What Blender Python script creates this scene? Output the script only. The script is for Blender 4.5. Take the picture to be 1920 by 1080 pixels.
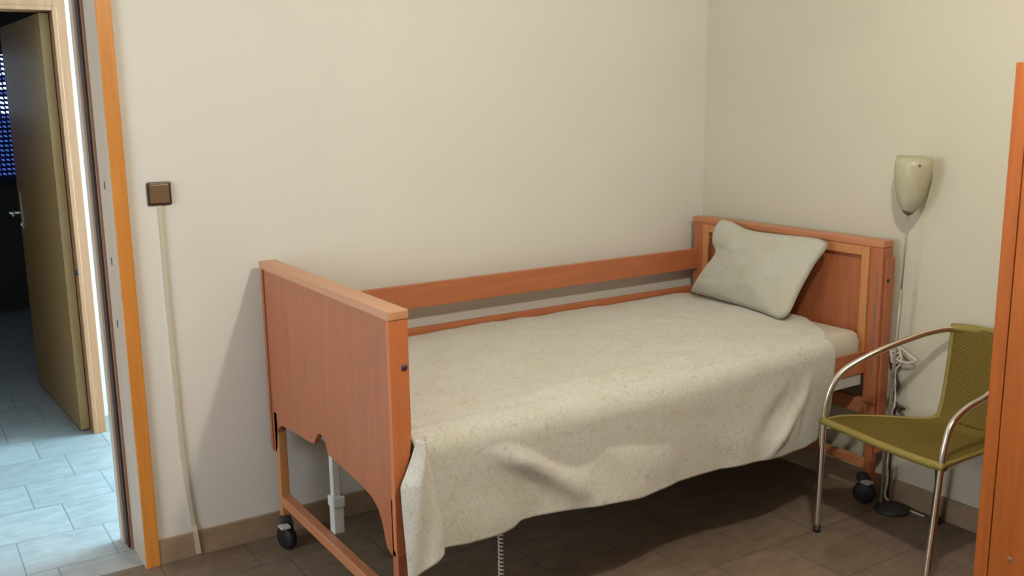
import bpy, bmesh, math, random
from mathutils import Vector, Matrix, noise
from mathutils.geometry import tessellate_polygon

# ------------------------------------------------------------------ scene, camera, light
for o in list(bpy.data.objects): bpy.data.objects.remove(o, do_unlink=True)
S = bpy.context.scene
COL = S.collection
S.view_settings.view_transform = 'Standard'
S.view_settings.look = 'None'
S.view_settings.gamma = 1.0
S.view_settings.use_curve_mapping = False
S.view_settings.exposure = 0.0

F_PX = 1822.3; YAW = 0.5744; PITCH = 0.1936; ROLL = 0.0134
cam_d = bpy.data.cameras.new('camera'); cam = bpy.data.objects.new('camera', cam_d); COL.objects.link(cam)
cam_d.sensor_fit = 'HORIZONTAL'; cam_d.sensor_width = 36; cam_d.lens = F_PX*36/1920
cam_d.clip_start = 0.02; cam_d.clip_end = 60
fw = Vector((math.sin(YAW)*math.cos(PITCH), math.cos(YAW)*math.cos(PITCH), -math.sin(PITCH)))
r0 = Vector((math.cos(YAW), -math.sin(YAW), 0)); d0 = fw.cross(r0)
rr = r0*math.cos(ROLL)+d0*math.sin(ROLL); dd = -r0*math.sin(ROLL)+d0*math.cos(ROLL)
up = -dd
cam.matrix_world = Matrix(((rr.x, up.x, -fw.x, -1.062), (rr.y, up.y, -fw.y, -3.2818), (rr.z, up.z, -fw.z, 1.5661), (0, 0, 0, 1)))
S.camera = cam

W = bpy.data.worlds.new('world'); S.world = W; W.use_nodes = True
W.node_tree.nodes['Background'].inputs[0].default_value = (.35, .5, .8, 1)
W.node_tree.nodes['Background'].inputs[1].default_value = 0.3

def lamp(name, kind, loc, power, color, size=.1, rot=None, size_y=None):
    l = bpy.data.lights.new(name, kind); l.energy = power; l.color = color
    if kind == 'AREA':
        l.size = size
        if size_y: l.shape = 'RECTANGLE'; l.size_y = size_y
    else: l.shadow_soft_size = size
    o = bpy.data.objects.new(name, l); COL.objects.link(o); o.location = loc
    if rot: o.rotation_euler = rot
    return o
lamp('ceiling_lamp_light', 'POINT', (.51, -2.24, 2.40), 76, (1.0, .942, .785), .045)
lamp('hall_daylight', 'AREA', (2.3, .95, 1.35), 270, (.44, .76, 1.0), 1.1, (0, math.radians(90), 0), 1.7)
lamp('window_daylight', 'AREA', (-2.62, -1.25, 1.35), 41, (.90, .95, 1.0), 1.3, (0, math.radians(-90), 0), 1.2)

# ------------------------------------------------------------------ materials
def srgb(r, g, b):
    f = lambda c: ((c/255+.055)/1.055)**2.4 if c/255 > .04045 else c/255/12.92
    return (f(r), f(g), f(b), 1)
def mat(name):
    m = bpy.data.materials.new(name); m.use_nodes = True
    return m, m.node_tree.nodes, m.node_tree.links, m.node_tree.nodes['Principled BSDF']
def simple(name, col, rough=.6, metal=0, spec=.5):
    m, n, l, b = mat(name)
    b.inputs['Base Color'].default_value = col; b.inputs['Roughness'].default_value = rough
    b.inputs['Metallic'].default_value = metal; b.inputs['Specular IOR Level'].default_value = spec
    return m
def ramp(n, stops):
    r = n.new('ShaderNodeValToRGB'); e = r.color_ramp.elements
    e[0].position, e[0].color = stops[0]; e[1].position, e[1].color = stops[-1]
    for p, c in stops[1:-1]:
        x = e.new(p); x.color = c
    return r
def coords(n, l, scale=(1, 1, 1), rot=(0, 0, 0)):
    tc = n.new('ShaderNodeTexCoord'); mp = n.new('ShaderNodeMapping')
    l.new(tc.outputs['Object'], mp.inputs[0]); mp.inputs['Scale'].default_value = scale; mp.inputs['Rotation'].default_value = rot
    return mp.outputs[0]
def noise_n(n, l, vec, scale, detail=4, rough=.5, dist=0):
    t = n.new('ShaderNodeTexNoise'); l.new(vec, t.inputs['Vector'])
    t.inputs['Scale'].default_value = scale; t.inputs['Detail'].default_value = detail
    t.inputs['Roughness'].default_value = rough; t.inputs['Distortion'].default_value = dist
    return t.outputs['Fac']
def bump(n, l, h, b, strength, dist=.01):
    bp = n.new('ShaderNodeBump'); l.new(h, bp.inputs['Height']); bp.inputs['Strength'].default_value = strength
    bp.inputs['Distance'].default_value = dist; l.new(bp.outputs[0], b.inputs['Normal'])
def wood(name, dark, light, axis='z', rough=.42, coat=.15):
    m, n, l, b = mat(name)
    sc = {'x': (1.2, 22, 22), 'y': (22, 1.2, 22), 'z': (22, 22, 1.2)}[axis]
    v = coords(n, l, sc)
    f = noise_n(n, l, v, 2.2, 6, .6, .6)
    r = ramp(n, [(.25, dark), (.75, light)]); l.new(f, r.inputs[0]); l.new(r.outputs[0], b.inputs['Base Color'])
    b.inputs['Roughness'].default_value = rough; b.inputs['Coat Weight'].default_value = coat; b.inputs['Coat Roughness'].default_value = .3
    bump(n, l, f, b, .05, .002)
    return m
def wallpaper(name, col, var=.05):
    m, n, l, b = mat(name)
    v = coords(n, l)
    f = noise_n(n, l, v, 120, 3, .6); g = noise_n(n, l, v, 1.3, 2)
    c2 = tuple(x*(1-var) for x in col[:3])+(1,)
    r = ramp(n, [(.3, c2), (.7, col)]); l.new(g, r.inputs[0]); l.new(r.outputs[0], b.inputs['Base Color'])
    b.inputs['Roughness'].default_value = .9; b.inputs['Specular IOR Level'].default_value = .2
    bump(n, l, f, b, .25, .003)
    return m
M = {}
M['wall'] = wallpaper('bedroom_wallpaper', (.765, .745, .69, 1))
M['wall_right'] = wallpaper('right_wallpaper_dimmed', (.62, .592, .49, 1))  # this wall's dimmer, yellower light is put into the paper colour
M['wall_rear'] = wallpaper('rear_wallpaper_darkened', (.50, .47, .42, 1))  # unseen walls, darkened to cut the bounced fill light
M['wall_hall'] = wallpaper('hall_paint', (.82, .84, .82, 1))
M['wall_dark'] = wallpaper('far_room_paint_shaded', (.16, .14, .13, 1))  # darkness of the unlit room painted into its walls
M['ceiling'] = simple('ceiling_paint', (.8, .78, .73, 1), .9)
M['bed'] = wood('bed_wood_upright', (.35, .108, .044, 1), (.46, .158, .068, 1), 'z')
M['bed_y'] = wood('bed_wood_cross', (.46, .18, .085, 1), (.58, .245, .12, 1), 'y')
M['bed_x'] = wood('bed_wood_lengthwise', (.40, .125, .05, 1), (.52, .18, .075, 1), 'x')
M['bed_near'] = wood('bed_wood_edge', (.52, .155, .052, 1), (.62, .21, .075, 1), 'z')
M['bed_cap'] = wood('bed_wood_pale', (.52, .25, .13, 1), (.62, .32, .18, 1), 'y')
M['mould'] = wood('moulding_wood', (.48, .21, .075, 1), (.58, .27, .10, 1), 'z')
M['casing'] = wood('casing_wood', (.56, .20, .028, 1), (.70, .29, .05, 1), 'z', .35, .3)
M['jamb'] = wood('jamb_wood', (.52, .38, .285, 1), (.62, .47, .36, 1), 'z', .5, .1)
M['jamb_brown'] = wood('jamb_wood_brown', (.25, .13, .08, 1), (.36, .20, .12, 1), 'z', .5, .1)
M['seal'] = simple('seal_rubber', (.045, .018, .012, 1), .6)
M['door'] = wood('door_veneer', (.44, .22, .08, 1), (.55, .30, .115, 1), 'z', .5, .1)
M['frame2'] = wood('hall_frame_wood', (.50, .205, .095, 1), (.60, .27, .13, 1), 'z', .5, .05)
M['wardrobe'] = wood('wardrobe_wood', (.32, .075, .007, 1), (.44, .12, .013, 1), 'z', .5, .06)
M['steel'] = simple('painted_steel', (.55, .56, .54, 1), .45, .0)
M['slot_metal'] = simple('slot_metal', (.22, .19, .18, 1), .4, .3)
M['cable_dark'] = simple('dark_cable', (.05, .045, .04, 1), .5)
M['darksteel'] = simple('dark_steel', (.05, .05, .055, 1), .5, .3)
M['black'] = simple('black_rubber', (.012, .012, .013, 1), .55)
M['chrome'] = simple('chrome', (.86, .83, .76, 1), .2, 1)
M['white_plastic'] = simple('white_plastic', (.68, .66, .60, 1), .45)
M['channel'] = simple('channel_plastic', (.60, .54, .42, 1), .6)
M['switch_frame'] = simple('switch_frame_plastic', (.045, .026, .016, 1), .4)
M['switch_rocker'] = simple('switch_rocker_plastic', (.16, .095, .045, 1), .35)
M['bolt'] = simple('bolt_cap', (.05, .03, .08, 1), .4)
M['tube_grey'] = simple('lamp_pole_metal', (.33, .31, .25, 1), .4, .2)
M['cap_metal'] = simple('lamp_cup_metal', (.16, .13, .10, 1), .4, .5)

def tile_mat():
    m, n, l, b = mat('stone_tile')
    g = n.new('ShaderNodeNewGeometry')
    sep = n.new('ShaderNodeSeparateXYZ'); l.new(g.outputs['Position'], sep.inputs[0])
    def math_(op, a, b_=None):
        x = n.new('ShaderNodeMath'); x.operation = op
        for i, q in enumerate((a, b_)):
            if q is None: continue
            if isinstance(q, (int, float)): x.inputs[i].default_value = q
            else: l.new(q, x.inputs[i])
        return x.outputs[0]
    T = .2945
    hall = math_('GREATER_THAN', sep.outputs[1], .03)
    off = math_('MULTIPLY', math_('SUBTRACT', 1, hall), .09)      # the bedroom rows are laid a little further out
    yy = math_('ADD', math_('SUBTRACT', sep.outputs[1], .173), off)
    row = math_('FLOOR', math_('DIVIDE', yy, T))
    fy = math_('FRACT', math_('DIVIDE', yy, T))
    xx = math_('ADD', math_('ADD', sep.outputs[0], .503), math_('MULTIPLY', row, .0975))
    colm = math_('FLOOR', math_('DIVIDE', xx, T))
    fx = math_('FRACT', math_('DIVIDE', xx, T))
    def edge(f):
        a = math_('MINIMUM', f, math_('SUBTRACT', 1, f)); return a
    e = math_('MINIMUM', edge(fx), edge(fy))
    joint = n.new('ShaderNodeMapRange'); l.new(e, joint.inputs[0]); joint.inputs[1].default_value = .004; joint.inputs[2].default_value = .013
    cv = n.new('ShaderNodeCombineXYZ'); l.new(colm, cv.inputs[0]); l.new(row, cv.inputs[1])
    wn = n.new('ShaderNodeTexWhiteNoise'); l.new(cv.outputs[0], wn.inputs['Vector'])
    mp = n.new('ShaderNodeMapping'); l.new(g.outputs['Position'], mp.inputs[0]); mp.inputs['Scale'].default_value = (1, 2.2, 1)
    f1 = noise_n(n, l, mp.outputs[0], 9, 6, .65, .8)
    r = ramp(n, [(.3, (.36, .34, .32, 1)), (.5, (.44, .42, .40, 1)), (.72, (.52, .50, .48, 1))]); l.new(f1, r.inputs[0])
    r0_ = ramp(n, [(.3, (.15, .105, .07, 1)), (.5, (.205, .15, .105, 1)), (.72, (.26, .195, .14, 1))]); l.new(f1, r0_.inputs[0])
    sel = n.new('ShaderNodeMixRGB'); l.new(hall, sel.inputs[0]); l.new(r0_.outputs[0], sel.inputs[1]); l.new(r.outputs[0], sel.inputs[2])  # hall ramp is paler: daylight glare there painted into the tile colour
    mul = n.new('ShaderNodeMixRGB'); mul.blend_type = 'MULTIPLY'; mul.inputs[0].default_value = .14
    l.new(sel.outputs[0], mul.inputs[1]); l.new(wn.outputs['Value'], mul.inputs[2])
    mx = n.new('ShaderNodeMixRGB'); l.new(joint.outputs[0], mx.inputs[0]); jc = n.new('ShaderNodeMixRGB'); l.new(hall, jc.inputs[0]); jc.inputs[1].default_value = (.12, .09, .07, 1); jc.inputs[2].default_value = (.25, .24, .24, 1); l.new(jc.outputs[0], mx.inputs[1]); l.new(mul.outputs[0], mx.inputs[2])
    l.new(mx.outputs[0], b.inputs['Base Color'])
    b.inputs['Roughness'].default_value = .42; b.inputs['Specular IOR Level'].default_value = .4
    bump(n, l, joint.outputs[0], b, .3, .002)
    return m
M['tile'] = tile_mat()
def skirt_mat(name, a, c):
    m, n, l, b = mat(name)
    f = noise_n(n, l, coords(n, l, (1, 1, 2)), 12, 5, .6)
    r = ramp(n, [(.3, a), (.7, c)]); l.new(f, r.inputs[0]); l.new(r.outputs[0], b.inputs['Base Color']); b.inputs['Roughness'].default_value = .45
    return m
M['skirt'] = skirt_mat('skirting_tile', (.30, .21, .135, 1), (.38, .275, .18, 1))
M['skirt_hall'] = skirt_mat('hall_skirting_tile', (.42, .40, .37, 1), (.5, .48, .45, 1))

def cloth(name, base, accent, line, bumpy=.25):
    m, n, l, b = mat(name)
    v = coords(n, l)
    warp = n.new('ShaderNodeTexNoise'); l.new(v, warp.inputs['Vector']); warp.inputs['Scale'].default_value = 14; warp.inputs['Detail'].default_value = 2
    mixv = n.new('ShaderNodeMixRGB'); mixv.inputs[0].default_value = .10; l.new(v, mixv.inputs[1]); l.new(warp.outputs['Color'], mixv.inputs[2])
    vo = n.new('ShaderNodeTexVoronoi'); vo.feature = 'DISTANCE_TO_EDGE'; l.new(mixv.outputs[0], vo.inputs['Vector']); vo.inputs['Scale'].default_value = 38
    r1 = ramp(n, [(.0, (1, 1, 1, 1)), (.055, (0, 0, 0, 1))]); l.new(vo.outputs['Distance'], r1.inputs[0])
    big = noise_n(n, l, v, 9, 2); r2 = ramp(n, [(.52, (0, 0, 0, 1)), (.64, (1, 1, 1, 1))]); l.new(big, r2.inputs[0])
    c1 = n.new('ShaderNodeMixRGB'); l.new(r2.outputs[0], c1.inputs[0]); c1.inputs[1].default_value = base; c1.inputs[2].default_value = accent
    hf = noise_n(n, l, v, 30, 3); m3 = n.new('ShaderNodeMath'); m3.operation = 'MULTIPLY'; l.new(r1.outputs[0], m3.inputs[0]); l.new(hf, m3.inputs[1])
    c2 = n.new('ShaderNodeMixRGB'); l.new(m3.outputs[0], c2.inputs[0]); l.new(c1.outputs[0], c2.inputs[1]); c2.inputs[2].default_value = line
    l.new(c2.outputs[0], b.inputs['Base Color']); b.inputs['Roughness'].default_value = .9; b.inputs['Specular IOR Level'].default_value = .15
    b.inputs['Sheen Weight'].default_value = .2
    fine = noise_n(n, l, v, 160, 2); bump(n, l, fine, b, bumpy, .002)
    return m
M['coverlet'] = cloth('coverlet_fabric', (.60, .59, .54, 1), (.58, .565, .49, 1), (.38, .35, .30, 1))
M['pillow'] = cloth('pillow_fabric', (.50, .50, .435, 1), (.49, .48, .39, 1), (.43, .41, .36, 1), .2)
M['sheet'] = simple('fitted_sheet_fabric', (.58, .54, .45, 1), .9)

def wicker():
    m, n, l, b = mat('olive_wicker')
    v = coords(n, l)
    w1 = n.new('ShaderNodeTexWave'); l.new(v, w1.inputs['Vector']); w1.inputs['Scale'].default_value = 55; w1.bands_direction = 'Y'; w1.inputs['Distortion'].default_value = 1.2
    w2 = n.new('ShaderNodeTexWave'); l.new(v, w2.inputs['Vector']); w2.inputs['Scale'].default_value = 40; w2.bands_direction = 'DIAGONAL'; w2.inputs['Distortion'].default_value = 1.2
    mm = n.new('ShaderNodeMath'); mm.operation = 'MULTIPLY'; l.new(w1.outputs['Fac'], mm.inputs[0]); l.new(w2.outputs['Fac'], mm.inputs[1])
    r = ramp(n, [(.0, (.115, .078, .014, 1)), (.7, (.20, .15, .032, 1))]); l.new(mm.outputs[0], r.inputs[0]); l.new(r.outputs[0], b.inputs['Base Color'])
    b.inputs['Roughness'].default_value = .7; b.inputs['Specular IOR Level'].default_value = .2; bump(n, l, mm.outputs[0], b, .3, .003)
    return m
M['wicker'] = wicker()
M['wicker_edge'] = simple('wicker_binding', (.25, .195, .045, 1), .5)

def glass_shade():
    m, n, l, b = mat('frosted_glass')
    f = noise_n(n, l, coords(n, l, (1, 1, .5)), 40, 3)
    r = ramp(n, [(.3, (.62, .60, .44, 1)), (.7, (.72, .70, .54, 1))]); l.new(f, r.inputs[0]); l.new(r.outputs[0], b.inputs['Base Color'])
    b.inputs['Roughness'].default_value = .3; b.inputs['Transmission Weight'].default_value = 0
    tr = n.new('ShaderNodeBsdfTranslucent'); tr.inputs[0].default_value = (.75, .72, .55, 1)
    mx = n.new('ShaderNodeMixShader'); mx.inputs[0].default_value = .4
    out = n['Material Output']; l.new(b.outputs[0], mx.inputs[1]); l.new(tr.outputs[0], mx.inputs[2]); l.new(mx.outputs[0], out.inputs[0])
    return m
M['glass'] = glass_shade()
def emit(name, col, s):
    m, n, l, b = mat(name); b.inputs['Base Color'].default_value = (0, 0, 0, 1); b.inputs['Emission Color'].default_value = col; b.inputs['Emission Strength'].default_value = s
    return m
M['sky_slot'] = emit('sky_seen_through_slots', (.62, .80, 1, 1), 5)
M['sky_dim'] = emit('sky_seen_dimly', (.12, .25, .9, 1), .5)
M['shutter'] = simple('shutter_slats_blue', (.05, .09, .35, 1), .5)

# ------------------------------------------------------------------ mesh helpers
def box(bm, a, b, bev=0.0):
    lo = [min(a[i], b[i]) for i in range(3)]; hi = [max(a[i], b[i]) for i in range(3)]
    vs = [bm.verts.new((x, y, z)) for x in (lo[0], hi[0]) for y in (lo[1], hi[1]) for z in (lo[2], hi[2])]
    fs = [bm.faces.new([vs[i] for i in f]) for f in ((0, 1, 3, 2), (4, 6, 7, 5), (0, 4, 5, 1), (2, 3, 7, 6), (0, 2, 6, 4), (1, 5, 7, 3))]
    if bev > 0:
        ed = list({e for f in fs for e in f.edges})
        bmesh.ops.bevel(bm, geom=ed, offset=bev, segments=2, profile=.6, affect='EDGES')
def obj(name, bm, m, parent=None, smooth=False, mods=None):
    bmesh.ops.recalc_face_normals(bm, faces=bm.faces)
    me = bpy.data.meshes.new(name); bm.to_mesh(me); bm.free()
    if smooth:
        for p in me.polygons: p.use_smooth = True
    me.materials.append(m if not isinstance(m, str) else M[m])
    o = bpy.data.objects.new(name, me); COL.objects.link(o)
    if parent: 
        o.parent = parent
        # parents sit at their own location; parts are modelled in world units
        base = Vector((0, 0, 0)); p = parent
        while p: base += p.location; p = p.parent
        me.transform(Matrix.Translation(-base))
    return o
def boxes(name, lst, m, parent=None, bev=0.002):
    bm = bmesh.new()
    for a, b in lst: box(bm, a, b, bev)
    return obj(name, bm, m, parent)
def thing(name, label, cat, loc=(0, 0, 0), group=None):
    o = bpy.data.objects.new(name, None); COL.objects.link(o); o.location = loc; o.empty_display_size = .1
    o['label'] = label; o['category'] = cat
    if group: o['group'] = group
    return o
def tag(o, label, cat, group=None):
    o['label'] = label; o['category'] = cat
    if group: o['group'] = group
    return o
def struct(o): o['kind'] = 'structure'; return o
def smooth_path(pts, k=8):
    P = [Vector(p) for p in pts]; P = [P[0]*2-P[1]]+P+[P[-1]*2-P[-2]]; out = []
    for i in range(1, len(P)-2):
        a, b, c, d = P[i-1:i+3]
        for j in range(k):
            t = j/k
            out.append(.5*((2*b)+(c-a)*t+(2*a-5*b+4*c-d)*t*t+(3*b-a-3*c+d)*t**3))
    out.append(P[-2]); return out
def tube(bm, pts, r, seg=12, smooth=True, k=8):
    P = smooth_path(pts, k) if smooth else [Vector(p) for p in pts]
    rs = r if isinstance(r, (list, tuple)) else None
    n = len(P); prev = None; rings = []
    for i in range(n):
        t = (P[min(i+1, n-1)]-P[max(i-1, 0)]).normalized()
        if prev is None:
            a = Vector((0, 0, 1)) if abs(t.z) < .9 else Vector((1, 0, 0)); u = t.cross(a).normalized()
        else: u = (prev-t*prev.dot(t)).normalized()
        prev = u; v = t.cross(u)
        R = r if rs is None else rs[0]+(rs[1]-rs[0])*i/(n-1)
        rings.append([bm.verts.new(P[i]+(u*math.cos(2*math.pi*j/seg)+v*math.sin(2*math.pi*j/seg))*R) for j in range(seg)])
    for i in range(n-1):
        for j in range(seg): bm.faces.new((rings[i][j], rings[i][(j+1) % seg], rings[i+1][(j+1) % seg], rings[i+1][j]))
    bm.faces.new(rings[0][::-1]); bm.faces.new(rings[-1])
def tube_obj(name, pts, r, m, parent=None, seg=12, smooth=True, k=8):
    bm = bmesh.new(); tube(bm, pts, r, seg, smooth, k); return obj(name, bm, m, parent, True)
def lathe(bm, prof, c, seg=32, axis=Vector((0, 0, 1)), u=None):
    axis = axis.normalized(); a = Vector((1, 0, 0)) if abs(axis.x) < .9 else Vector((0, 1, 0))
    u = axis.cross(a).normalized(); v = axis.cross(u); c = Vector(c); rings = []
    for r, h in prof: rings.append([bm.verts.new(c+axis*h+(u*math.cos(2*math.pi*j/seg)+v*math.sin(2*math.pi*j/seg))*max(r, 1e-4)) for j in range(seg)])
    for i in range(len(prof)-1):
        for j in range(seg): bm.faces.new((rings[i][j], rings[i][(j+1) % seg], rings[i+1][(j+1) % seg], rings[i+1][j]))
    return rings
def lathe_obj(name, prof, c, m, parent=None, seg=32, axis=Vector((0, 0, 1)), cap=True):
    bm = bmesh.new(); rg = lathe(bm, prof, c, seg, axis)
    if cap: bm.faces.new(rg[0][::-1]); bm.faces.new(rg[-1])
    return obj(name, bm, m, parent, True)
def prism(bm, poly, axis, a, b):
    """extrude a 2D outline (list of pairs) along an axis from a to b"""
    def P(p, t):
        return {'x': (t, p[0], p[1]), 'y': (p[0], t, p[1]), 'z': (p[0], p[1], t)}[axis]
    A = [bm.verts.new(P(p, a)) for p in poly]; B = [bm.verts.new(P(p, b)) for p in poly]
    n = len(poly)
    for tri in tessellate_polygon([[Vector((p[0], p[1], 0)) for p in poly]]):
        bm.faces.new([A[i] for i in tri]); bm.faces.new([B[i] for i in reversed(tri)])
    for i in range(n): bm.faces.new((A[i], B[i], B[(i+1) % n], A[(i+1) % n]))
def prism_obj(name, poly, axis, a, b, m, parent=None):
    bm = bmesh.new(); prism(bm, poly, axis, a, b); return obj(name, bm, m, parent)

# ------------------------------------------------------------------ the setting
XR = 2.12; CEIL = 2.6
DX0, DX1, DZ = -1.32, -0.449, 2.03           # bedroom doorway in the bed wall
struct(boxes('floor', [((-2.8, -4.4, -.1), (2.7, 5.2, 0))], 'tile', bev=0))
struct(boxes('ceiling', [((-2.8, -4.4, CEIL), (2.7, 5.2, CEIL+.1))], 'ceiling', bev=0))
struct(boxes('wall_left', [((-2.7, 0, 0), (DX0-.03, .27, CEIL)), ((DX1+.03, 0, 0), (XR+.3, .27, CEIL)), ((DX0-.03, 0, DZ+.03), (DX1+.03, .27, CEIL))], 'wall', bev=0))
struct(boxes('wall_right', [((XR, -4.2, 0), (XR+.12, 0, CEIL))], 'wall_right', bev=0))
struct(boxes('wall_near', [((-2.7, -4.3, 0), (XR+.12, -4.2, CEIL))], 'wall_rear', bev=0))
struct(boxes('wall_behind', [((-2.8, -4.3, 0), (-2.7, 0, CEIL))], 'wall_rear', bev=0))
# hall and the dark room beyond it
HX0, HX1, HY = -1.20, -.334, 1.585
struct(boxes('wall_hall', [((-2.7, HY, 0), (HX0-.02, HY+.14, CEIL)), ((HX1+.02, HY, 0), (2.6, HY+.14, CEIL)), ((HX0-.02, HY, 1.99), (HX1+.02, HY+.14, CEIL))], 'wall_hall', bev=0))
struct(boxes('wall_hall_end', [((2.6, .27, 0), (2.7, HY, CEIL)), ((-2.8, .27, 0), (-2.7, HY, CEIL))], 'wall_hall', bev=0))
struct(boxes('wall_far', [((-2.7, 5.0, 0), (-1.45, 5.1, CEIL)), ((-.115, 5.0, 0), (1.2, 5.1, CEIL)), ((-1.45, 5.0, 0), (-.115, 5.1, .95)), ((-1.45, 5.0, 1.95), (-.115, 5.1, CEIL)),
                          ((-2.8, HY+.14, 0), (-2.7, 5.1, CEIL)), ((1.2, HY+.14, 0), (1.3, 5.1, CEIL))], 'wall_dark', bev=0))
struct(boxes('baseboard_left', [((DX1+.045, -.012, 0), (XR, 0, .09))], 'skirt', bev=.002))
struct(boxes('baseboard_right', [((XR-.012, -4.2, 0), (XR, -.012, .09))], 'skirt', bev=.002))
struct(boxes('baseboard_hall', [((HX1+.05, HY-.012, 0), (2.6, HY, .08))], 'skirt_hall', bev=.002))

# bedroom door frame
d1 = thing('door_1', 'orange wooden door frame', 'door', (DX1, 0, 0)); d1['kind'] = 'structure'
for k in ('label', 'category'): del d1[k]
boxes('casing', [((DX1+.001, -.016, 0), (DX1+.047, 0, DZ+.045)), ((DX0-.047, -.016, 0), (DX0-.001, 0, DZ+.045)), ((DX0-.001, -.016, DZ), (DX1+.001, 0, DZ+.045))], 'casing', d1, .003)
boxes('jamb', [((DX1, -.012, 0), (DX1+.03, .175, DZ+.03)), ((DX0-.03, -.012, 0), (DX0, .175, DZ+.03)), ((DX0, -.012, DZ), (DX1, .175, DZ+.03))], 'jamb', d1, .001)
boxes('door_stop', [((DX1-.008, .175, 0), (DX1+.03, .188, DZ+.03)), ((DX0-.03, .175, 0), (DX0+.014, .197, DZ+.03)), ((DX0+.014, .175, DZ-.014), (DX1-.014, .197, DZ+.03))], 'jamb_brown', d1, .002)
boxes('seal', [((DX1-.015, .188, 0), (DX1+.03, .236, DZ+.03)), ((DX0-.03, .197, 0), (DX0+.010, .226, DZ+.03))], 'seal', d1, .002)
boxes('hall_casing', [((DX1-.024, .236, 0), (DX1+.03, .270, DZ+.05)), ((DX1-.024, .270, 0), (DX1+.05, .288, DZ+.05)), ((DX0-.03, .226, 0), (DX0+.024, .270, DZ+.05)), ((DX0-.05, .270, 0), (DX0+.024, .288, DZ+.05)), ((DX0+.024, .226, DZ-.02), (DX1-.024, .288, DZ+.05))], 'jamb', d1, .003)
for z in (1.29, 1.04, .83):
    boxes('strike_plate' if z > 1.1 else 'screw_mark', [((DX1-.0012, .085, z), (DX1+.002, .097, z+.025))], 'darksteel', d1, .0004)

# door 2: frame round the doorway across the hall, its leaf standing open into the dark room
d2 = bpy.data.objects.new('door_2', None); COL.objects.link(d2); d2.location = (HX1, HY, 0); d2['kind'] = 'structure'
boxes('casing', [((HX1+.005, HY-.016, 0), (HX1+.058, HY, 2.04)), ((HX0-.058, HY-.016, 0), (HX0-.005, HY, 2.04)), ((HX0-.005, HY-.016, 1.985), (HX1+.005, HY, 2.04))], 'frame2', d2, .003)
boxes('jamb', [((HX1, HY-.02, 0), (HX1+.02, HY+.14, 1.99)), ((HX0-.02, HY-.02, 0), (HX0, HY+.14, 1.99)), ((HX0, HY-.02, 1.972), (HX1, HY+.14, 1.99))], 'frame2', d2, .003)
ang = math.radians(-3.0)
def leafpt(a, b, z):   # a along the leaf from its hinge, b out of its face
    return (HX1-.004+math.sin(ang)*a-math.cos(ang)*b, HY+.06+math.cos(ang)*a+math.sin(ang)*b, z)
def leafbox(bm, a0, a1, b0, b1, z0, z1):
    prism(bm, [leafpt(a0, b0, 0)[:2], leafpt(a1, b0, 0)[:2], leafpt(a1, b1, 0)[:2], leafpt(a0, b1, 0)[:2]], 'z', z0, z1)
bm = bmesh.new(); leafbox(bm, 0, 1.03, 0, .04, .008, 1.965); leaf = obj('door_leaf', bm, 'door', d2)
bm = bmesh.new(); leafbox(bm, .955, .985, .04, .045, .90, 1.10)
obj('handle_plate', bm, 'chrome', leaf)
tube_obj('door_handle', [leafpt(.97, .045, .985), leafpt(.97, .085, .985), leafpt(.955, .098, .985), leafpt(.90, .10, .985), leafpt(.86, .098, .983)], .009, 'chrome', leaf, 10)
bm = bmesh.new(); lathe(bm, [(.0, 0), (.014, 0), (.014, .008), (0, .008)], leafpt(.97, .045, .92), 16, Vector((-1, 0, 0))); obj('lock_cylinder', bm, 'chrome', leaf)
for z in (.78,):
    lathe_obj('hinge', [(.006, 0), (.006, .025)], (HX1-.004, HY-.022, z), 'black', d2, 12)

# window 1: roller shutter let down over the far window, sky in its slots
w1 = bpy.data.objects.new('window_1', None); COL.objects.link(w1); w1.location = (-.8, 5.0, .95); w1['kind'] = 'structure'
bm = bmesh.new(); z = 1.95
box(bm, (-1.45, 5.06, .95), (-.115, 5.07, 1.95))
obj('shutter_curtain', bm, 'shutter', w1)
bm = bmesh.new(); bd = bmesh.new()
for k in range(26):
    z = 1.925-k*.0355
    dim = k in (5, 8) or k > 12
    for j in range(36):
        x = -.135-j*.0345
        tgt = bd if dim else bm
        vs = [tgt.verts.new((x+dx, 5.058, z+dz)) for dx, dz in ((0, -.003), (-.024, .003), (-.026, .017), (-.004, .012))]
        tgt.faces.new(vs)
s_ = obj('light_slots', bm, 'sky_slot', w1); s2 = obj('dim_slots', bd, 'sky_dim', w1)
boxes('window_frame', [((-1.45, 5.0, .95), (-1.40, 5.05, 1.95)), ((-.155, 5.0, .95), (-.115, 5.05, 1.95)), ((-1.40, 5.0, .95), (-.155, 5.05, 1.0)), ((-1.40, 5.0, 1.91+.02), (-.155, 5.05, 1.95))], 'darksteel', w1, .002)

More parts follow.
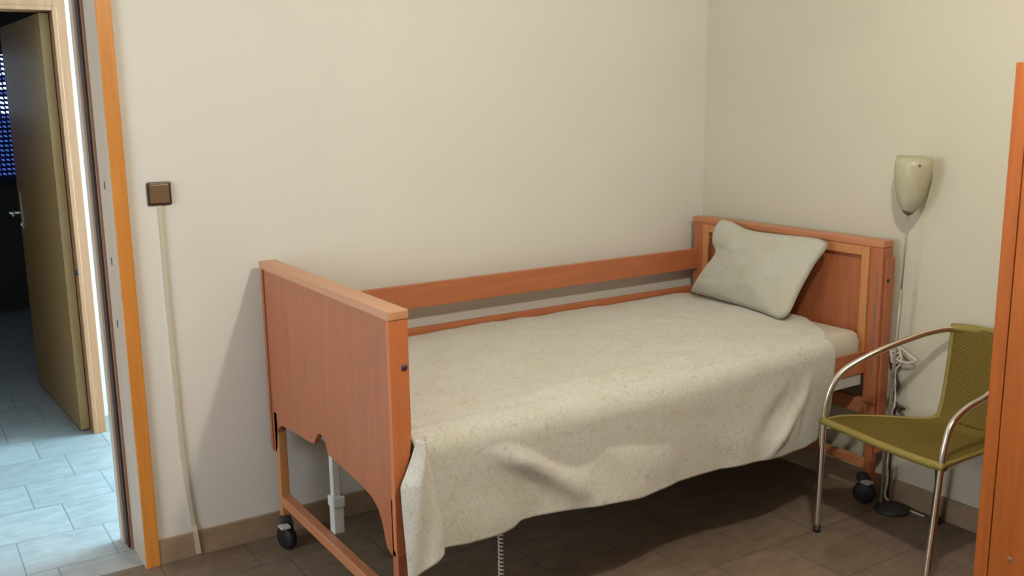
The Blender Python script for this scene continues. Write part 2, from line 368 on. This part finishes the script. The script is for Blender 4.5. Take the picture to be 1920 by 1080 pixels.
# ------------------------------------------------------------------ hospital bed
L = 2.018; HB = 1.0275
bed = thing('hospital_bed', 'orange-brown wooden care bed with tall end boards standing against the cream wall', 'bed', (L/2, -.55, 0))
YF, YN = -.05, -1.05
arch = [(-.073, .36), (-.080, .35), (-.092, .35), (-.104, .37), (-.112, .415), (-.128, .448), (-.165, .467), (-.26, .476), (-.38, .482), (-.44, .487), (-.462, .492),
        (-.478, .512), (-.495, .532), (-.522, .541), (-.549, .535), (-.562, .512), (-.572, .492), (-.62, .486), (-.70, .482), (-.82, .474), (-.89, .462), (-.93, .440),
        (-.955, .405), (-.968, .37), (-.980, .345), (-1.0, .335), (-1.030, .335)]
poly = [(-.073, 1.002)]+arch+[(-1.030, 1.002)]
fb = prism_obj('footboard', poly, 'x', .004, .022, 'bed', bed)
def side_profile(x0, x1, s, zt=1.002, lo=.345):
    # outline in x,z; s = +1 when the wide part points to +x
    pts = [(0, zt), (0, lo+.012), (.006, lo), (.026, lo), (.032, lo+.03), (.033, .545), (.038, .585), (.048, .625), (.0535, .665), (.055, .71), (.055, zt)]
    return [(x0+s*p[0], p[1]) for p in pts]
prism_obj('side_board', side_profile(0, 0, 1), 'y', YF, YF-.020, 'bed', fb)
prism_obj('side_board', side_profile(0, 0, 1), 'y', YN, YN+.020, 'bed_near', fb)
boxes('top_cap', [((-.004, YF+.003, 1.002), (.058, YN-.003, HB))], 'bed_cap', fb, .004)
lathe_obj('bolt', [(.001, .004), (.008, .003), (.009, 0), (.009, -.002)], (.041, YN, .872), 'bolt', fb, 14, Vector((0, -1, 0)))
# inner face board of the foot end
boxes('inner_panel', [((.022, YF-.022, .56), (.052, YN+.022, 1.002))], 'bed', fb, .001)

# headboard: recessed panel in a paler moulding
hb = boxes('headboard', [((L+.012, -.10, .50), (L+.05, -1.0, 1.002))], 'bed', bed, .001)
for ya, yb in ((YF, -.112), (YN, -.996)):
    boxes('side_post', [((L, min(ya, yb), .40), (L+.058, max(ya, yb), 1.002))], 'bed', hb, .003)
boxes('side_board', [((L+.018, YN-.008, .20), (L+.066, YN, .962))], 'bed', hb, .003)
boxes('guide_slot', [((L-.0015, -1.034, .50), (L+.002, -1.028, .905))], 'slot_metal', hb, .0005)
boxes('knob', [((L+.02, YN-.013, .872), (L+.032, YN-.007, .884))], 'black', hb, .002)
boxes('top_rail', [((L+.0005, -.112, .968+.03), (L+.05, -.996, 1.002))], 'bed_y', hb, .001)
boxes('top_cap', [((L-.003, YF+.003, 1.002), (L+.06, YN-.003, HB))], 'bed_y', hb, .004)
bm = bmesh.new()
box(bm, (L-.008, -.116, .52), (L+.014, -.152, .998), .004); box(bm, (L-.008, -.962, .52), (L+.014, -.996, .998), .004); box(bm, (L-.0078, -.152, .965), (L+.014, -.962, .998), .004)
obj('moulding', bm, 'mould', hb)
boxes('lower_rail', [((L+.001, -.112, .495), (L+.04, -.996, .60))], 'bed_y', hb, .003)

# legs, cross bars, castors
for x0, ys in ((.004, (-.085, -1.012)), (L+.01, (-.085, -1.012))):
    for y in ys: boxes('leg', [((x0, y, .075), (x0+.031, y-.033, .50 if x0 < 1 else .45))], 'mould' if y > -.5 else 'bed', bed, .003)
boxes('crossbar', [((.003, -.118, .155), (.037, -1.012, .192))], 'bed_y', bed, .004)
boxes('crossbar', [((L+.008, -.118, .345), (L+.038, -1.012, .405))], 'bed_y', bed, .004)
boxes('crossbar', [((L+.011, -.118, .13), (L+.040, -1.012, .165))], 'bed_y', bed, .004)
for cx, cy in ((.02, -.115), (.02, -1.02), (L+.02, -.115), (L+.01, -1.02)):
    sx = -.012 if cx < 1 else -.02
    w = bmesh.new()
    lathe(w, [(.001, -.016), (.036, -.016), (.042, -.011), (.042, .011), (.036, .016), (.001, .016)], (cx+sx, cy-.018, .0425), 28, Vector((1, .35, 0)))
    cs = bmesh.new(); box(cs, (cx+sx-.016, cy-.024, .084), (cx+sx+.022, cy+.012, .118), .008)
    box(cs, (cx+sx+.018, cy-.028, .04), (cx+sx+.024, cy+.0, .10), .002)
    ca = obj('castor', cs, 'darksteel', bed); obj('wheel', w, 'black', ca, True)
    bk = bmesh.new(); box(bk, (cx+sx-.03, cy-.056, .088), (cx+sx+.004, cy-.018, .096), .002); obj('brake_pedal', bk, 'steel', ca)

# bars of the far side rail
for z0, z1 in ((.7914, .8824), (.6749, .7141)):
    boxes('rail_bar', [((.052, YF-.008, z0), (L+.002, YF-.032, z1))], 'bed_x', bed, .003)

# steel lying frame, slats, motors and lifting column
boxes('frame', [((.06, -.10, .47), (L-.02, -.135, .53)), ((.06, -.965, .47), (L-.02, -1.0, .53)), ((.06, -.135, .47), (.10, -.965, .53)), ((L-.06, -.135, .47), (L-.02, -.965, .53)), ((.70, -.135, .48), (.74, -.965, .52)), ((1.35, -.135, .48), (1.39, -.965, .52))], 'steel', bed, .003)
for k in range(14): boxes('slat', [((.14+k*.136, -.14, .53), (.20+k*.136, -.96, .542))], 'mould', bed, .002)
bm = bmesh.new(); box(bm, (.040, -.485, .30), (.066, -.512, .478), .003); lc = obj('lift_column', bm, 'steel', bed)
bm = bmesh.new(); box(bm, (.036, -.480, .192), (.072, -.518, .295), .004); box(bm, (.032, -.478, .282), (.076, -.524, .318), .005); obj('column_housing', bm, 'steel', lc)
bm = bmesh.new(); box(bm, (L-.04, -.485, .30), (L-.014, -.512, .478), .003); lc2 = obj('lift_column', bm, 'steel', bed)
bm = bmesh.new(); box(bm, (L-.046, -.478, .135), (L-.006, -.520, .318), .005); obj('column_housing', bm, 'steel', lc2)
boxes('side_panel', [((1.82, -.985, .515), (L+.002, -1.005, .60))], 'bed_x', bed, .003)
bm = bmesh.new(); box(bm, (.30, -.44, .40), (.52, -.58, .478), .012); mo = obj('motor', bm, 'darksteel', bed)
tube_obj('motor_cable', [(.30, -.52, .44), (.23, -.56, .40), (.19, -.60, .33), (.17, -.62, .27), (.20, -.63, .24), (.26, -.60, .29), (.33, -.55, .40)], .006, 'black', mo, 8)
boxes('plug', [((.155, -.612, .27), (.172, -.632, .335))], 'black', mo, .004)

# ------------------------------------------------------------------ mattress
def nz(x, y, z, s, seed=0): return noise.noise(Vector((x*s+seed, y*s+seed*.7, z*s)))
bm = bmesh.new()
box(bm, (.068, -.095, .543), (L-.012, -.992, .679)); bmesh.ops.bevel(bm, geom=list(bm.edges), offset=.035, segments=4, profile=.5, affect='EDGES')
bmesh.ops.subdivide_edges(bm, edges=[e for e in bm.edges if e.calc_length() > .08], cuts=30, use_grid_fill=True)
for v in bm.verts:
    x, y, z = v.co
    if y < -.97: v.co.z += .0022*math.sin((z*95)+x*6) ; v.co.y += .004*math.sin(z*190+x*14)*max(0, min(1, (x-1.5)*4))
mt = obj('mattress', bm, 'sheet', None, True); tag(mt, 'thick mattress in a beige fitted sheet showing beyond the coverlet by the headboard', 'mattress')

# ------------------------------------------------------------------ coverlet
def hem(x):
    pts = [(.06, .345), (.12, .347), (.22, .338), (.32, .333), (.36, .337), (.40, .353), (.47, .352), (.65, .340), (.85, .327), (1.1, .327), (1.32, .322), (1.55, .310), (1.66, .305), (1.72, .312), (1.77, .345), (1.80, .40)]
    for i in range(len(pts)-1):
        if x <= pts[i+1][0]:
            t = max(0, (x-pts[i][0])/(pts[i+1][0]-pts[i][0])); t = t*t*(3-2*t); return pts[i][1]+(pts[i+1][1]-pts[i][1])*t
    return pts[-1][1]
def ridge(x, z, a, b, w):
    A = Vector(a); B = Vector(b); P = Vector((x, z)); d = B-A; t = (P-A).dot(d)/d.length_squared; tc = max(0, min(1, t))
    q = (P-(A+d*tc)).length; side = d.x*(P.y-A.y)-d.y*(P.x-A.x)
    return math.exp(-(q/w)**2)*math.sin(math.pi*max(.04, min(.96, t)))**.8, (1 if side > 0 else -1)*q
def cover_point(x, s):
    """s in 0..1 across the top (far to near), 1..2 down the hanging side"""
    h = hem(x)
    top_edge = .690
    if s <= 1:
        y = -.088-(.898)*s
        z = .690+.016*math.sin(math.pi*min(1, s*1.05))
        z += .006*nz(x, y, 0, 4)+.004*nz(x, y, 1, 11)
        dx = (x-.35)/.35; z -= .004*math.exp(-dx*dx)
        # lengthwise crease near the edge
        yc = -.955+.05*(x-.4)
        g = math.exp(-((y-yc)/.012)**2)*max(0, min(1, (x-.25)*4))*max(0, min(1, (1.5-x)*3)); z += .006*g
        e = max(0, s-.93)/.07; z -= .014*e*e
    else:
        t = s-1
        e = min(1, t/.24)                  # rounding over the edge
        y0 = -.986; ze = .676
        a = e*math.pi/2
        R = .076-.022*max(0, min(1, (x-1.0)/.7))
        y = y0-R*math.sin(a)*.95; z = ze-R*(1-math.cos(a))
        if t > .24:
            q = (t-.24)/.76
            zl = ze-R; z = zl+(h-zl)*q
            out = .020*q*(1-.35*q)
            g, sd = ridge(x, z, (.13, .74), (.66, .36), .034); out += .030*g
            g, sd = ridge(x-.07, z, (.16, .72), (.72, .40), .055); out -= .018*g
            g, sd = ridge(x, z, (1.62, .50), (1.40, .315), .022); out += .022*g
            g, sd = ridge(x, z, (1.56, .55), (1.36, .38), .030); out -= .014*g
            g, sd = ridge(x, z, (1.68, .62), (1.55, .33), .025); out += .012*g
            g, sd = ridge(x, z, (.51, .575), (.57, .562), .013); out += .010*g
            g, sd = ridge(x, z, (.50, .60), (1.05, .50), .06); out -= .020*g
            out += (.012*nz(x, z, 3, 4.5)+.008*nz(x, z, 5, 9))*q
            out += .012*q*math.sin(x*9+1.0)
            gain = min(1, q*4); out = .020*q*(1-.35*q)+(out-.020*q*(1-.35*q))*gain
            y -= max(0.0, out)*1.0
    return Vector((x, y, z))
bm = bmesh.new(); NX, NS = 170, 110; grid = []
for i in range(NX+1):
    row = []
    for j in range(NS+1):
        s = 2*j/NS
        xe = 1.80+.125*max(0, min(1, (1.0-s)/.22))**.7
        x = .064+(xe-.064)*i/NX
        p = cover_point(x, s)
        if s > 1: p.x -= .025*(s-1)*max(0, (x-1.5)/.3)
        row.append(bm.verts.new(p))
    grid.append(row)
for i in range(NX):
    for j in range(NS): bm.faces.new((grid[i][j], grid[i+1][j], grid[i+1][j+1], grid[i][j+1]))
# the loose corner hanging down in front of the foot post
NI, NJ = 14, 46; g2 = []
for i in range(NI+1):
    u = i/NI; row = []
    for j in range(NJ+1):
        v = j/NJ; z = .672+(.290+.055*u-.672)*v
        xl = .062-.055*min(1, v*3.2)**1.3; xr = .085+.030*min(1, v*1.3)
        x = xl+(xr-xl)*u
        y = -1.062-.010*min(1, v*3)-.022*math.sin(u*math.pi*.9)-.020*v+.006*math.sin(u*7+v*5)
        row.append(bm.verts.new((x, y, z)))
    g2.append(row)
for i in range(NI):
    for j in range(NJ): bm.faces.new((g2[i][j], g2[i+1][j], g2[i+1][j+1], g2[i][j+1]))
cv = obj('coverlet', bm, 'coverlet', None, True)
md = cv.modifiers.new('thick', 'SOLIDIFY'); md.thickness = .003; md.offset = 1
tag(cv, 'cream floral coverlet spread over the bed and hanging down its near side', 'coverlet')

# ------------------------------------------------------------------ pillow
BL, BR, TR, TL = Vector((1.880, -.182, .717)), Vector((1.806, -.780, .717)), Vector((1.962, -.855, 1.005)), Vector((1.962, -.26, 1.030))
outline = [(0, 0), (.02, .14), (.05, .30), (.10, .52), (.085, .62), (.03, .70), (-.01, .84), (-.005, .97), (.04, 1.03), (.14, 1.02), (.26, .975), (.40, .962), (.60, .985), (.78, 1.01), (.90, 1.02), (.98, .99), (1.0, .90),
           (.985, .72), (.99, .50), (1.0, .30), (1.02, .10), (1.0, .0), (.95, -.03), (.85, -.015), (.6, -.0), (.4, .0), (.2, .0), (.05, -.01)]
op = smooth_path([(a, b, 0) for a, b in outline]+[(outline[0][0], outline[0][1], 0)], 3)[:-1]
cen = Vector((.5, .48, 0)); NR = 16
nrm = (BR-BL).cross(TL-BL).normalized()
if nrm.x > 0: nrm = -nrm           # towards the foot of the bed
def pill(u, v): return (BL*(1-u)+BR*u)*(1-v)+(TL*(1-u)+TR*u)*v
bm = bmesh.new(); N = len(op)
def layer(sign):
    rings = []
    for k in range(1, NR+1):
        r = k/NR; ring = []
        for p in op:
            q = cen+(p-cen)*r
            th = (1-r**2.6)**.62
            corner = abs((q.x-.5)*(q.y-.5))*4
            T = (.062 if sign > 0 else .040)*th*(1-.45*max(0, corner))
            w = .004*nz(q.x*3, q.y*3, sign, 5.5, 9)*th - .010*math.exp(-((q.x-q.y*.5-.62)/.05)**2)*math.exp(-((q.y-.15)/.25)**2)*th + .007*nz(q.x*3, q.y*3, sign, 2.3, 4)*th + .005*math.sin(q.x*9+q.y*5)*th
            # fold running in from the notch
            w -= .014*math.exp(-((q.y-.66+.10*q.x)/.05)**2)*math.exp(-((q.x-.05)/.28)**2)*th if sign > 0 else 0
            P = pill(q.x, q.y)+nrm*(sign*T+w)
            ring.append(P)
        rings.append(ring)
    return rings
front = layer(1); back = layer(-1)
cf = bm.verts.new(pill(cen.x, cen.y)+nrm*.064); cb = bm.verts.new(pill(cen.x, cen.y)-nrm*.040)
edge_v = [bm.verts.new(p) for p in front[-1]]
for rings, c, fl in ((front, cf, 0), (back, cb, 1)):
    R_ = [[bm.verts.new(p) for p in ring] for ring in rings[:-1]]+[edge_v]
    for j in range(N): bm.faces.new((c, R_[0][j], R_[0][(j+1) % N]))
    for k in range(len(R_)-1):
        for j in range(N): bm.faces.new((R_[k][j], R_[k+1][j], R_[k+1][(j+1) % N], R_[k][(j+1) % N]))
pl = obj('pillow', bm, 'pillow', None, True); tag(pl, 'cream floral pillow leaning against the wooden headboard', 'pillow')

# ------------------------------------------------------------------ coiled cord under the bed
pts = []; turns = 34
for i in range(turns*10+1):
    t = i/(turns*10); a = i/10*2*math.pi
    pts.append((.425+.0075*math.cos(a), -.90+.0075*math.sin(a), .455-(.44)*t))
pts = [(.42, -.92, .468)]+pts
cc = tube_obj('coiled_cord', pts, .0028, 'white_plastic', None, 6, False); tag(cc, 'white coiled handset cord hanging below the coverlet hem to the floor', 'cord')

# ------------------------------------------------------------------ switch and cable channel
sw = thing('light_switch', 'square brown light switch on the cream wall beside the doorway', 'light switch', (-.303, 0, 1.274))
boxes('frame_plate', [((-.341, -.010, 1.236), (-.265, 0, 1.312))], 'switch_frame', sw, .006)
boxes('rocker', [((-.334, -.015, 1.244), (-.2725, -.008, 1.305))], 'switch_rocker', sw, .003)
path = [(-.305, 1.236), (-.304, .95), (-.300, .62), (-.297, .42), (-.288, .22), (-.278, .095), (-.272, .012)]
bm = bmesh.new(); hw = .0075; prev = None
for i, (x, z) in enumerate(smooth_path([(p[0], 0, p[1]) for p in path], 5) and [(v.x, v.z) for v in smooth_path([(p[0], 0, p[1]) for p in path], 5)]):
    hw = .0048+.0028*max(0, 1-z/.8); yb = -.0005 if z > .10 else -.0125; yt = yb-.008
    ring = [bm.verts.new(p) for p in ((x-hw, yb, z), (x-hw, yt, z), (x+hw, yt, z), (x+hw, yb, z))]
    if prev:
        for j in range(4): bm.faces.new((prev[j], prev[(j+1) % 4], ring[(j+1) % 4], ring[j]))
    else: bm.faces.new(ring)
    prev = ring
bm.faces.new(prev[::-1])
ch = obj('cable_channel', bm, 'channel'); tag(ch, 'narrow cream cable channel running from the light switch down to the floor', 'cable channel')

# ------------------------------------------------------------------ floor lamp behind the headboard
lb = Vector((2.03, -1.100, .0)); lt = Vector((2.03, -1.137, 1.135))
fl = thing('floor_lamp', 'thin unlit floor lamp with tulip glass shade standing between bed and armchair', 'lamp', (2.03, -1.10, 0))
lathe_obj('base', [(.001, .0), (.062, .0), (.064, .004), (.060, .012), (.02, .018), (.001, .018)], (2.035, -1.145, 0), 'darksteel', fl, 32)
ax = (lt-lb).normalized()
tube_obj('pole', [lb+Vector((0, 0, .015)), lb+ax*.55, lb+ax*.86], .0062, 'tube_grey', fl, 10, False)
tube_obj('upper_pole', [lb+ax*.84, lt], .0034, 'tube_grey', fl, 8, False)
bm = bmesh.new()
lathe(bm, [(.001, -.004), (.010, -.002), (.022, .010), (.028, .022), (.030, .028), (.001, .030)], lt, 24, ax); obj('cup', bm, 'cap_metal', fl, True)
prof = [(.020, .008), (.033, .028), (.044, .052), (.0535, .085), (.0600, .125), (.0635, .155), (.0635, .178), (.0605, .205), (.0595, .205), (.0620, .178), (.0620, .155), (.0585, .125), (.052, .085), (.043, .054), (.032, .031), (.018, .012)]
bm = bmesh.new(); rg = lathe(bm, prof, lt, 36, (ax+Vector((.0, -.015, 0))).normalized()); sh = obj('lamp_shade', bm, 'glass', fl, True)
lathe_obj('screw', [(.001, 0), (.004, 0), (.004, .004), (.001, .005)], lt+ax*.178+Vector((-.038, -.052, 0)), 'cap_metal', sh, 10, Vector((-.6, -.8, 0)))

# cables behind the head of the bed
c1 = tube_obj('power_cable', [(2.085, -1.07, .60), (2.088, -1.10, .62), (2.09, -1.14, .60), (2.092, -1.165, .585), (2.09, -1.13, .57), (2.085, -1.09, .575), (2.08, -1.065, .60), (2.085, -1.075, .63), (2.09, -1.10, .60), (2.088, -1.08, .57), (2.085, -1.062, .59), (2.09, -1.085, .615), (2.092, -1.105, .58), (2.09, -1.075, .555), (2.088, -1.065, .575), (2.094, -1.095, .60), (2.094, -1.10, .56), (2.095, -1.08, .52), (2.09, -1.09, .40), (2.085, -1.07, .25), (2.09, -1.08, .1), (2.085, -1.09, .008), (2.07, -1.26, .008)], .004, 'white_plastic', None, 8)
tag(c1, 'tangled pale power cable hanging at the near corner of the headboard', 'cable')
c2 = tube_obj('adapter_cable', [(2.095, -1.065, .64), (2.10, -1.085, .58), (2.10, -1.075, .53), (2.098, -1.095, .47), (2.10, -1.07, .42), (2.10, -1.11, .385), (2.085, -1.135, .392), (2.07, -1.125, .40), (2.09, -1.09, .36), (2.10, -1.08, .2), (2.10, -1.075, .008)], 0.0058, 'cable_dark', None, 8)
tag(c2, 'thick dark cable looping down the wall behind the bed corner', 'cable')

# ------------------------------------------------------------------ armchair
ac = thing('armchair', 'olive wicker armchair on bent chrome tubes standing between bed and wardrobe', 'chair', (1.82, -1.38, 0))
TR_ = .0115
# chrome loop: left front leg, arm, across the back, right arm, right front leg
La = [(1.655, -1.106, .014), (1.657, -1.107, .20), (1.661, -1.108, .42), (1.668, -1.112, .50), (1.688, -1.122, .562), (1.730, -1.142, .612), (1.815, -1.190, .665), (1.930, -1.248, .712), (2.010, -1.288, .735), (2.062, -1.330, .745)]
Ra = [(2.045, -1.565, .745), (1.99, -1.60, .715), (1.90, -1.605, .645), (1.832, -1.602, .608), (1.747, -1.600, .590), (1.690, -1.600, .572), (1.650, -1.600, .545), (1.628, -1.600, .500), (1.612, -1.600, .42), (1.590, -1.600, .20), (1.572, -1.600, .014)]
mid = [(2.076, -1.38, .75), (2.080, -1.45, .75), (2.070, -1.52, .75)]
tube_obj('tube_frame', La+mid+Ra, TR_, 'chrome', ac, 16)
fr = lambda p: lathe_obj('foot_cap', [(.001, 0), (.0135, 0), (.0135, .022), (.001, .022)], p, 'black', ac, 14)
fr((1.655, -1.106, 0)); fr((1.572, -1.600, 0)); fr((2.075, -1.31, 0)); fr((2.03, -1.60, 0))
for a, b, c in (((1.668, -1.116, .400), (2.00, -1.335, .392), (2.075, -1.31, .012)), ((1.618, -1.588, .400), (1.985, -1.565, .392), (2.03, -1.60, .012))):
    A, B, C_ = Vector(a), Vector(b), Vector(c)
    tube_obj('rear_leg', [A, A.lerp(B, .5), A.lerp(B, .9), B+Vector((.012, 0, -.02)), B.lerp(C_, .25), B.lerp(C_, .6), C_], .0105, 'chrome', ac, 12, True, 5)
# seat: woven sheet between a curved left and right edge
ledge = smooth_path([(1.664, -1.112, .424), (1.715, -1.116, .424), (1.767, -1.130, .422), (1.864, -1.190, .418), (1.931, -1.252, .416), (1.985, -1.308, .420), (2.010, -1.328, .440)], 6)
redge = smooth_path([(1.612, -1.606, .424), (1.66, -1.608, .424), (1.72, -1.606, .422), (1.82, -1.600, .418), (1.90, -1.590, .416), (1.965, -1.570, .420), (1.985, -1.565, .440)], 6)
bm = bmesh.new(); rows = []
for a, b in zip(ledge, redge):
    row = []
    for k in range(25):
        t = k/24; p = a.lerp(b, t); p.z -= .016*math.sin(math.pi*t); row.append(bm.verts.new(p))
    rows.append(row)
for i in range(len(rows)-1):
    for k in range(24): bm.faces.new((rows[i][k], rows[i+1][k], rows[i+1][k+1], rows[i][k+1]))
seat = obj('seat', bm, 'wicker', ac, True); m_ = seat.modifiers.new('t', 'SOLIDIFY'); m_.thickness = .010; m_.offset = 0
e1 = [(1.652, -1.104, .424), (1.650, -1.20, .418), (1.642, -1.32, .412), (1.630, -1.45, .410), (1.616, -1.55, .414), (1.606, -1.612, .420)]
tube_obj('seat_binding', e1, .0135, 'wicker_edge', seat, 12)
tube_obj('seat_binding', [tuple(p) for p in ledge[::6]], .008, 'wicker_edge', seat, 10)
tube_obj('seat_binding', [tuple(p) for p in redge[::6]], .008, 'wicker_edge', seat, 10)
# backrest
lb_ = smooth_path([(2.000, -1.330, .425), (2.028, -1.328, .50), (2.050, -1.325, .62), (2.068, -1.322, .757)], 6)
rb_ = smooth_path([(1.980, -1.565, .425), (2.005, -1.568, .50), (2.028, -1.572, .62), (2.046, -1.575, .757)], 6)
bm = bmesh.new(); rows = []
for a, b in zip(lb_, rb_):
    row = []
    for k in range(17):
        t = k/16; p = a.lerp(b, t); p.x += .012*math.sin(math.pi*t); row.append(bm.verts.new(p))
    rows.append(row)
for i in range(len(rows)-1):
    for k in range(16): bm.faces.new((rows[i][k], rows[i+1][k], rows[i+1][k+1], rows[i][k+1]))
back = obj('backrest', bm, 'wicker', ac, True); m_ = back.modifiers.new('t', 'SOLIDIFY'); m_.thickness = .010; m_.offset = 0
tube_obj('back_binding', [tuple(p) for p in lb_[::3]], .009, 'wicker_edge', back, 10)
tube_obj('back_binding', [tuple(p) for p in rb_[::3]], .009, 'wicker_edge', back, 10)
tube_obj('top_binding', [(2.060, -1.318, .748)]+mid+[(2.048, -1.578, .748)], .0155, 'wicker_edge', back, 12)

# ------------------------------------------------------------------ wardrobe
wx, wy, wh = 1.50, -1.797, 1.640
wd = thing('wardrobe', 'orange-brown wooden wardrobe cut off by the right edge beside the wicker armchair', 'wardrobe', (1.8, -2.25, 0))
boxes('body', [((wx, wy, 0), (wx+.58, wy-.040, wh)), ((wx, wy-.86, 0), (wx+.58, wy-.90, wh)), ((wx+.004, wy-.040, wh-.03), (wx+.58, wy-.86, wh)), ((wx+.004, wy-.040, .0), (wx+.58, wy-.86, .08)), ((wx+.56, wy-.040, .08), (wx+.575, wy-.86, wh-.03))], 'wardrobe', wd, .002)
for a, b in ((.045, .447), (.453, .855)):
    dr = boxes('door', [((wx-.004, wy-a, .085), (wx+.018, wy-b, wh-.035))], 'wardrobe', wd, .003)
    kx = b-.04 if a < .1 else a+.04
    lathe_obj('knob', [(.006, 0), (.006, .012), (.014, .018), (.014, .026), (.001, .030)], (wx-.004, wy-kx, .95), 'chrome', dr, 16, Vector((-1, 0, 0)))
lathe_obj('wood_knot', [(.001, .0015), (.007, .001), (.008, 0)], (wx-.004, wy-.105, .265), 'jamb_brown', wd, 12, Vector((-1, 0, 0)))
